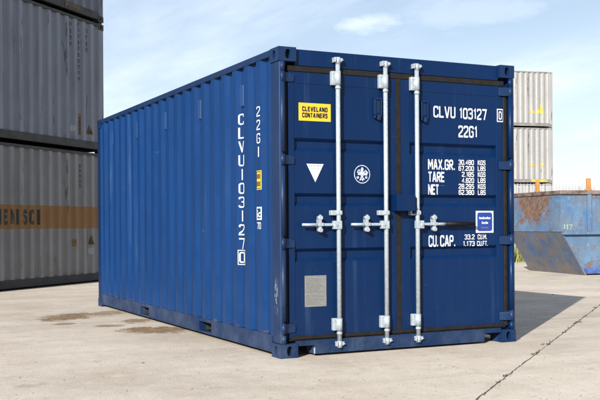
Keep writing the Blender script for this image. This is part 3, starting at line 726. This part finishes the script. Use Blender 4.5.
corr_decal('rail_mark', flip2(frame(ymap(YS) - .050, ymap(YS) + .050, 1.155, 1.268, .013) + text_faces('ic', ymap(YS) - .036, ymap(YS) + .036, 1.178, 1.245, 1.0) + text_faces('70', ymap(YS) - .042, ymap(YS) + .042, 1.075, 1.135, .9)), CB, on_side, M['white'], blue)
for y in (.86, .86 + 4 * PITCH, .86 + 8 * PITCH, .86 + 12 * PITCH, .86 + 16 * PITCH):
    def sv(bm):
        x = -(CREST - DEPTH); yy = ymap(y)
        box(bm, x - .020, x, yy - .034, yy + .034, 2.19, 2.385, .006); box(bm, x - .026, x - .020, yy - .024, yy - .012, 2.20, 2.375); box(bm, x - .026, x - .020, yy + .012, yy + .024, 2.20, 2.375)
    part('side_vent', sv, M['vent'], blue)
rs = random.Random(3)
# ================================================================== LEFT STACK OF GREY CONTAINERS
HEAD_L = R(47.5); hv = Vector((math.sin(HEAD_L), math.cos(HEAD_L), 0)); nv = Vector((math.cos(HEAD_L), -math.sin(HEAD_L), 0))
face_pt = Vector((-.903, 10.833, 0)); S_END = 1.803
base_L = face_pt + hv * (S_END - L20 / 2) - nv * 1.219
SO = L20 / 2 - S_END                         # local y of a mark = s + SO
left = []
for k, (z, lab, sm, fm, rm, bmt) in enumerate((
        (0.0, 'grey container with an orange band and black letters, bottom of the left stack', 'grey_warm', 'rail_dark', 'rail_dark', 'rail_black'),
        (2.637, 'bluish grey container with dark vertical streaks, in the middle of the tall left stack', 'grey_cool', 'grey_cool', 'rail_dark', 'rail_dark'),
        (5.274, 'dark blue grey container cut off at the top of the tall left stack', 'grey_dark', 'grey_dark', 'rail_dark', 'rail_dark'))):
    t = thing('shipping_container', lab, 'shipping container', base_L + Vector((0, 0, z)), -HEAD_L, 'grey containers stacked at the left')
    CL = SO + .155
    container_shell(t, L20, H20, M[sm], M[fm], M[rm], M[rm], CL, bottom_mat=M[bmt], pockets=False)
    plain_doors(t, L20, H20, M[sm], M['zinc']); left.append((t, CL, z))
    if k < 2:
        for sx in (-1, 1):
            for sy in (-1, 1): part('twist_lock', lambda bm: box(bm, sx * 1.14 - .06, sx * 1.14 + .06, sy * 2.94 - .06, sy * 2.94 + .06, H20, H20 + .046, .008), M['rail_black'], t)
def lmark(k, name, faces, mat, conform=True):
    t, c, z = left[k]; sh = [([(a + SO, b - z) for a, b in p], l) for p, l in faces]
    if conform: corr_decal(name, sh, c, lambda q, d, h: (CREST - d, q, h), M[mat], t)
    else: decal(name, sh, lambda a, b, lay=0: (1.2205 + lay, a, b), M[mat], t)
big = []
for ch, a, b in (('I', -1.44, -1.40), ('E', -1.325, -1.178), ('N', -1.150, -1.010), ('I', -.955, -.900), ('S', -.800, -.648), ('C', -.615, -.450), ('I', -.365, -.315)):
    big += text_faces(ch, a, b, 1.155, 1.430, 1.55) if ch != 'I' else [rect(a, b, 1.155, 1.43)]
lmark(0, 'band_lettering', big, 'grime_black')
tri = lambda a, b, z0, z1: [([(a, z0), (b, z0), ((a + b) / 2, z1)], 0)]
def tri_dark(a, b, z0, z1):
    w, h = b - a, z1 - z0
    return [([(a + w * .17, z0 + h * .1), (b - w * .17, z0 + h * .1), ((a + b) / 2, z1 - h * .2)], .001)]
def tri_bolt(a, b, z0, z1):
    w, h = b - a, z1 - z0; m_ = (a + b) / 2
    return [([(m_, z0 + h * .14), (m_ - .012, z0 + h * .36), (m_ + .010, z0 + h * .34), (m_ - .006, z0 + h * .62), (m_ + .018, z0 + h * .60), (m_ + .026, z0 + h * .30), (m_ + .004, z0 + h * .32)], .002)]
for k, (a, b, z0, z1) in ((0, (1.235, 1.450, .745, .960)), (1, (1.205, 1.420, 2.950, 3.160))):
    lmark(k, 'warning_triangle', tri(a, b, z0, z1), 'grime_gold'); lmark(k, 'triangle_field', tri_dark(a, b, z0, z1), 'grime_black'); lmark(k, 'triangle_bolt', tri_bolt(a, b, z0, z1), 'grime_gold')
lmark(0, 'placard', [rect(1.270, 1.405, .565, .690)], 'grime_white'); lmark(0, 'placard', [rect(.725, .822, .735, .875)], 'grime_gold')
lmark(1, 'placard', [rect(.690, .820, 2.970, 3.092)], 'grime_white')
lmark(1, 'height_mark', [rect(.955, 1.040, 2.915, 3.340)], 'grime_gold')
lmark(1, 'height_print', [rect(.965, 1.03, 2.935 + .052 * i, 2.935 + .052 * i + rs.uniform(.02, .038), .001) for i in range(7)] + [rect(.990, 1.004, 2.935, 3.27, .0015)], 'grime_black')
def vmarks(x, z1, n, h=.085, pitch=.12):
    """worn, unreadable upright characters one under another"""
    out = []
    for i in range(n):
        za = z1 - i * pitch; w_ = rs.uniform(.018, .034)
        out += [rect(x - w_, x - w_ + .014, za - h, za), rect(x + w_ - .014, x + w_, za - h * rs.uniform(.5, 1), za, .0004), rect(x - w_ + .014, x + w_ - .014, za - .014, za, .0008)]
    return out
for k, x, z1, n, h, p in ((1, .715, 5.08, 4, .09, .125), (1, .975, 5.13, 10, .085, .12), (1, 1.250, 5.05, 4, .09, .125),
                          (0, 1.00, 2.34, 5, .08, .10)):
    lmark(k, 'identity_lettering', vmarks(x, z1, n, h, p), 'grime_black')
lmark(2, 'rail_lettering', [rect(.50 + i * .062, .50 + i * .062 + rs.uniform(.03, .05), 5.350 + .03 * (i % 2), 5.432) for i in range(8)], 'grime_gold', False)

M['faded_yellow'] = simple('faded_yellow_decal', (.36, .28, .05), .6, 0, .25, 8)
# ================================================================== RIGHT STACK OF PALE CONTAINERS
HEAD_R = R(101.09); rv = Vector((math.sin(HEAD_R), math.cos(HEAD_R), 0)); rn = Vector((math.cos(HEAD_R), -math.sin(HEAD_R), 0))
corner_R = Vector((25.805, 27.699, 0))
base_R = corner_R - rv * (L20 / 2) - rn * 1.219
right = []
for k, (z, h, lab) in enumerate(((0.0, 2.99, 'pale grey container at the bottom of the far right stack, mostly behind the fence'),
                                 (3.030, 2.591, 'pale grey container in the middle of the far right stack, with two square yellow marks'),
                                 (5.665, 2.591, 'pale grey container on top of the far right stack, with a yellow triangle'))):
    t = thing('shipping_container', lab, 'shipping container', base_R + Vector((0, 0, z)), -HEAD_R, 'pale containers stacked at the right')
    container_shell(t, L20, h, M['pale'], M['pale'], M['pale_rail'], M['pale'], L20 / 2 - .62)
    plain_doors(t, L20, h, M['pale'], M['zinc']); right.append(t)
    if k < 2:
        for sx in (-1, 1):
            for sy in (-1, 1): part('twist_lock', lambda bm: box(bm, sx * 1.14 - .06, sx * 1.14 + .06, sy * 2.94 - .06, sy * 2.94 + .06, h, h + .044 if k else h + .040, .008), M['rail_black'], t)
def rmark(k, name, faces, mat):
    sh = [([(L20 / 2 - a, b) for a, b in p], l) for p, l in faces]
    corr_decal(name, sh, L20 / 2 - .62, lambda q, d, h: (CREST - d, q, h), M[mat], right[k], .006)
for k in (1, 2):
    for x, z1, n in ((.80, 2.25, 7), (.58, 2.25, 4), (1.00, 2.25, 6)):
        rmark(k, 'identity_lettering', [rect(x - .030, x + .030, z1 - i * .13 - .09, z1 - i * .13) for i in range(n)], 'faint')
rmark(2, 'warning_triangle', [([(.86, .62), (.42, .62), (.60, 1.10)], 0)], 'faded_yellow'); rmark(2, 'yellow_mark', [rect(.92, 1.14, .62, .76)], 'faded_yellow'); rmark(2, 'white_dot', [disc(.48, .46, .10, .001, 18)], 'pale')
rmark(1, 'yellow_mark', [rect(.98, 1.24, .78, .90)], 'faded_yellow'); rmark(1, 'yellow_mark', [rect(.46, .66, .78, .94)], 'faded_yellow'); rmark(1, 'white_dot', [disc(.52, .60, .11, .001, 18)], 'pale')
decal('rail_mark', [rect(L20 / 2 - 1.15, L20 / 2 - .32, .055, .165)], lambda a, b, lay=0: (1.2185 + lay, a, b), M['faded_yellow'], right[1])

# ================================================================== BLUE SKIP
def skip_material():
    m = Mat('faded_blue_skip_paint', (.2, .35, .5), .65)
    c = m.mix(m.ss(m.noise(1.6, 6, .65), .3, .7), (.034, .095, .20), (.080, .150, .24))
    c = m.mix(m.math('MULTIPLY', m.ss(m.noise(9, 7, .7, loc=(2, 0, 0)), .54, .72), .8), c, (.18, .215, .23))
    c = m.mix(m.math('MULTIPLY', m.ss(m.noise(5, 7, .7, scale=(1, 1, .18), loc=(5, 3, 1)), .54, .72), .8), c, (.04, .065, .11))
    c = m.mix(m.math('MULTIPLY', m.ss(m.noise(2.6, 8, .74, loc=(4, 4, 7)), .42, .66), .55), c, (.105, .095, .085))
    rn_ = m.noise(4.2, 10, .78, loc=(1, 6, 2)); xyz = m.xyz()
    near = m.math('MULTIPLY', m.ss(xyz[2], .9, 1.45), m.ss(m.math('ABSOLUTE', m.math('SUBTRACT', xyz[0], .0)), .1, 1.1, 1., 0.))
    near = m.math('MULTIPLY', near, m.ss(xyz[1], -.5, -.45, 1., 0.))
    low = m.math('MULTIPLY', m.ss(xyz[2], .02, .55, 1., 0.), .10)
    rmask = m.ss(m.math('ADD', m.math('ADD', rn_, m.math('MULTIPLY', near, .21)), low), .555, .64)
    rc = m.mix(m.ss(m.noise(16, 6, .7), .35, .65), (.060, .030, .017), (.16, .085, .045))
    c = m.mix(m.math('MULTIPLY', rmask, .92), c, rc)
    m.color(c); m.bump(m.noise(6, 6, .6), .35, .02); return m.m
def skip_dark_material():
    m = Mat('scraped_dark_blue_skip_paint', (.07, .12, .2), .6)
    c = m.mix(m.ss(m.noise(2.4, 6, .65), .3, .7), (.030, .066, .145), (.070, .115, .20))
    z = m.xyz()[2]
    c = m.mix(m.math('MULTIPLY', m.ss(m.noise(3.2, 8, .72, loc=(3, 3, 3)), .40, .62), .85), c, (.115, .095, .075))
    c = m.mix(m.math('MULTIPLY', m.ss(m.math('ADD', m.math('MULTIPLY', m.noise(5, 7, .7, loc=(1, 1, 4)), .6), m.ss(z, .1, .55, .28, 0.)), .48, .66), .6), c, (.17, .125, .07))
    c = m.mix(m.math('MULTIPLY', m.ss(m.noise(14, 6, .7), .62, .72), .7), c, (.35, .38, .40))
    m.color(c); m.bump(m.noise(7, 5, .6), .4, .02); return m.m
M['skip'] = skip_material(); M['skip_dark'] = skip_dark_material()
M['skip_rim'] = simple('rusty_rim_steel', (.105, .075, .06), .75, 0, .7, 7, .3)
M['skip_foot'] = simple('fresh_blue_band', (.045, .085, .25), .6, 0, .5, 6)
M['orange'] = simple('orange_paint', (.34, .15, .035), .55, 0, .2, 12)
M['lime'] = simple('chalky_yellow_paint', (.22, .25, .15), .7, 0, .3, 20)
# local x points to the side that faces the camera, local y along the skip
skip = thing('skip', 'rusty faded blue steel skip with a sloping end and orange lifting lugs', 'skip', (9.885 - 1.2 * rn.x, 8.43 - 1.2 * rn.y, 0), -HEAD_R)
SL, ZM, ZT, IN = 6.2, .95, 1.735, -.583
W2 = 1.2
def side_wall(sx):
    def f(bm):
        x = sx * W2
        prism(bm, [(x, IN - .0, ZM), (x, IN, ZT), (x, SL + .583, ZT), (x, SL + .583, ZM)], (-sx * .03, 0, 0))
        x = sx * (W2 - .035)
        prism(bm, [(x, .02, .03), (x, IN + .02, ZM), (x, SL + .56, ZM), (x, SL, .03)], (-sx * .03, 0, 0))
    return f
for sx in (-1, 1):
    w = part('side_wall', side_wall(sx), M['skip'], skip)
    def ledge(bm): box(bm, *sorted((sx * (W2 - .03), sx * (W2 + .055))), IN + .03, SL + .55, ZM - .075, ZM - .001, .006)
    part('side_ledge', ledge, M['skip'], skip)
    def ribs(bm):
        y = .09
        while y < SL: box(bm, *sorted((sx * W2, sx * (W2 + .05))), y - .045, y + .045, ZM, ZT - .005, .006); y += 1.2
    part('side_rib', ribs, M['skip'], skip)
    def foot(bm): prism(bm, [(sx * (W2 - .033), .0, .03), (sx * (W2 - .033), -.07, .16), (sx * (W2 - .033), SL + .05, .16), (sx * (W2 - .033), SL, .03)], (sx * .006, 0, 0))
    part('foot_band', foot, M['skip_foot'], skip)
for s, y0, y1 in ((-1, 0, IN), (1, SL, SL + .583)):
    part('end_wall', lambda bm: box(bm, -W2 + .03, W2 - .03, *sorted((y1, y1 - s * .03)), ZM, ZT), M['skip'], skip)
    def ramp(bm):
        q = s * .03
        prism(bm, [(-W2, y0, .0), (-W2, y1, ZM - .002), (-W2, y1 - q * 1.2, ZM - .002), (-W2, y0 - q * 1.2, .0)], (2 * W2, 0, 0))
    part('sloping_end', ramp, M['skip_dark'], skip)
    part('end_ledge', lambda bm: box(bm, -W2 + .01, W2 + .03, *sorted((y1 + s * .006, y1 - s * .01)), ZM - .012, ZM + .02, .004), M['skip'], skip)
def rim(bm):
    a, b, z0, z1 = IN - .03, SL + .613, ZT, ZT + .085
    for sx in (-1, 1): box(bm, *sorted((sx * (W2 - .06), sx * (W2 + .05))), a, b, z0, z1, .008)
    for y in (a, b): box(bm, -W2 + .06, W2 - .06, y - (.0 if y < 0 else .11), y + (.11 if y < 0 else 0), z0 + .001, z1 - .001, .008)
part('rim', rim, M['skip_rim'], skip)
part('floor', lambda bm: box(bm, -W2 + .07, W2 - .07, .05, SL - .05, .04, .08), M['skip_rim'], skip)
part('lifting_lug', lambda bm: (box(bm, .145, .235, IN - .01, IN + .05, ZT + .085, ZT + .345, .008), box(bm, .12, .26, IN - .02, IN + .06, ZT + .085, ZT + .11)), M['orange'], skip)
part('lifting_lug', lambda bm: (box(bm, W2 - .03, W2 + .03, .045, .135, ZT + .085, ZT + .345, .008), box(bm, W2 - .04, W2 + .04, .02, .16, ZT + .085, ZT + .11)), M['orange'], skip)
decal('skip_number', text_faces('117', -.53, -.30, .985, 1.095, 1.1), lambda a, b, lay=0: (W2 + .002 + lay, a, b), M['lime'], skip)

# ================================================================== PALISADE FENCE
M['fence'] = simple('galvanised_fence_steel', (.34, .35, .35), .5, .2, .12, 6)
fence = thing('palisade_fence', 'pale steel palisade fence with pointed pales behind the rusty skip', 'fence', (0, 0, 0))
f_head = R(101); fd = Vector((math.sin(f_head), math.cos(f_head), 0)); f_pt = Vector((19.74, 23.32, 0))
fence.location = f_pt; fence.rotation_euler = (0, 0, -f_head)
def pale_bm(bm):
    prism(bm, [(-.035, 0, .08), (.035, 0, .08), (.035, 0, 2.62), (.012, 0, 2.70), (0, 0, 2.76), (-.012, 0, 2.70), (-.035, 0, 2.62)], (0, .012, 0))
    bmesh.ops.rotate(bm, verts=bm.verts[:], cent=(0, 0, 0), matrix=Matrix.Rotation(R(90), 3, 'Z'))
p0 = part('pale', pale_bm, M['fence'], fence)
N_P = 62; p0.location = (0, -5.0, 0)
for k in range(1, N_P):
    o = p0.copy(); COL.objects.link(o); o.parent = fence; o.location = (0, -5.0 + k * .145, 0)
for z in (.45, 2.30): part('fence_rail', lambda bm: box(bm, -.075, -.013, -5.1, -5.0 + N_P * .145, z - .03, z + .03), M['fence'], fence)
for y in (-5.05, -2.3, .45, 3.2): part('fence_post', lambda bm: box(bm, -.135, -.076, y - .05, y + .05, 0, 2.66), M['fence'], fence)

# ================================================================== FAR WAREHOUSE
M['cladding'] = simple('pale_cladding', (.45, .465, .48), .6, 0, .08, .5)
M['roof_sheet'] = simple('roof_sheet', (.52, .53, .54), .5, 0, .08, .6)
M['dark_glass'] = simple('dark_window_glass', (.03, .035, .04), .15)
wh = thing('warehouse', 'long low pale warehouse far off beyond the palisade fence', 'building', (59.6, 61.7, 0), -HEAD_R)
part('wall', lambda bm: box(bm, -14, 0, 0, 40, 0, 3.7), M['cladding'], wh)
part('roof', lambda bm: prism(bm, [(.4, -.4, 3.7), (.4, -.4, 3.95), (-7, -.4, 4.9), (-14.4, -.4, 3.95), (-14.4, -.4, 3.7)], (0, 40.8, 0)), M['roof_sheet'], wh)
for k in range(6): part('window', lambda bm: box(bm, .0, .06, 3 + k * 6, 6 + k * 6, 2.3, 3.1), M['dark_glass'], wh)

# ================================================================== WEEDS, STONES
def leaf_mat(name, a, b):
    m = Mat(name, a, .7); m.color(m.mix(m.noise(7, 3), a, b)); return m.m
M['weed'] = leaf_mat('weed_leaf', (.10, .13, .03), (.26, .24, .07)); M['dry'] = leaf_mat('dry_weed', (.035, .027, .014), (.07, .055, .025))
rw = random.Random(11)
def blades(bm, pts, h, n, w, spread=.05):
    for (x, y, s) in pts:
        for _ in range(n):
            a = rw.uniform(0, 6.28); l = h * s * rw.uniform(.4, 1.1); lean = rw.uniform(.1, .75); ww = w * s * rw.uniform(.6, 1.3)
            bx, by = x + rw.gauss(0, spread * s), y + rw.gauss(0, spread * s); dx, dy = math.cos(a), math.sin(a)
            v = [bm.verts.new(p) for p in ((bx - dy * ww, by + dx * ww, 0), (bx + dy * ww, by - dx * ww, 0), (bx + dx * l * lean * .5 + dy * ww, by + dy * l * lean * .5 - dx * ww, l * .6),
                                           (bx + dx * l * lean, by + dy * l * lean, l), (bx + dx * l * lean * .5 - dy * ww, by + dy * l * lean * .5 + dx * ww, l * .6))]
            bm.faces.new(v)
bm = bmesh.new()
blades(bm, [(13.28 + rw.uniform(-2.2, 2.2), 15.35 + rw.uniform(-.6, .6), rw.uniform(.6, 1.3)) for _ in range(90)], .45, 14, .020)
weeds = finish('weeds', bm, M['weed'], recalc=False); weeds['kind'] = 'stuff'; weeds['label'] = 'yellowish green weeds growing on the yard behind the rusty skip'; weeds['category'] = 'weeds'
bm = bmesh.new(); jh = R(49.32); tufts = []
for k in range(70):
    s = rw.uniform(-3.2, 9); tufts.append((1.319 + math.sin(jh) * s + rw.gauss(0, .006), -.328 + math.cos(jh) * s + rw.gauss(0, .006), rw.choice((.25, .3, .35, .45, .7))))
for s in (-1.95, -.72, .02, 1.03, 1.95, 2.1, 2.85, 4.1): 
    for _ in range(4): tufts.append((1.319 + math.sin(jh) * s + rw.gauss(0, .005) + math.sin(jh) * rw.gauss(0, .03), -.328 + math.cos(jh) * s + rw.gauss(0, .005), rw.uniform(.5, .9)))
blades(bm, tufts, .022, 6, .004, .013)
w2 = finish('joint_weeds', bm, M['dry'], recalc=False); w2['kind'] = 'stuff'; w2['label'] = 'dry little weeds rooted in the dark slab joint'; w2['category'] = 'weeds'
M['stone'] = simple('loose_stone', (.25, .21, .17), .95, 0, .5, 3)
bm = bmesh.new()
for k in range(3600):
    D = 3.5 + 14 * rw.random() ** 1.6; X = rw.uniform(-.36, .36) * D
    x, y = CAM.x + r0.x * X + fw.x * D, CAM.y + r0.y * X + fw.y * D
    if -1.24 < x < 1.24 and -.02 < y < 6.08: continue
    q = Vector((x - face_pt.x, y - face_pt.y, 0)).dot(nv)
    if q < .03: continue
    r_ = rw.choice((.0025, .003, .004, .004, .005, .007)) * rw.uniform(.7, 1.3)
    if rw.random() < .012: r_ *= 2.2
    vs = [bm.verts.new((x + r_ * a * rw.uniform(.7, 1.2), y + r_ * b * rw.uniform(.7, 1.2), max(0, r_ * .3 + r_ * c * .55 * rw.uniform(.7, 1.1)))) for a, b, c in ((1, 0, 0), (-1, 0, 0), (0, 1, 0), (0, -1, 0), (0, 0, 1), (0, 0, -1))]
    for f in ((0, 2, 4), (2, 1, 4), (1, 3, 4), (3, 0, 4), (2, 0, 5), (1, 2, 5), (3, 1, 5), (0, 3, 5)): bm.faces.new([vs[i] for i in f])
st = finish('gravel', bm, M['stone']); st['kind'] = 'stuff'; st['label'] = 'loose grit and small stones scattered over the concrete'; st['category'] = 'gravel'
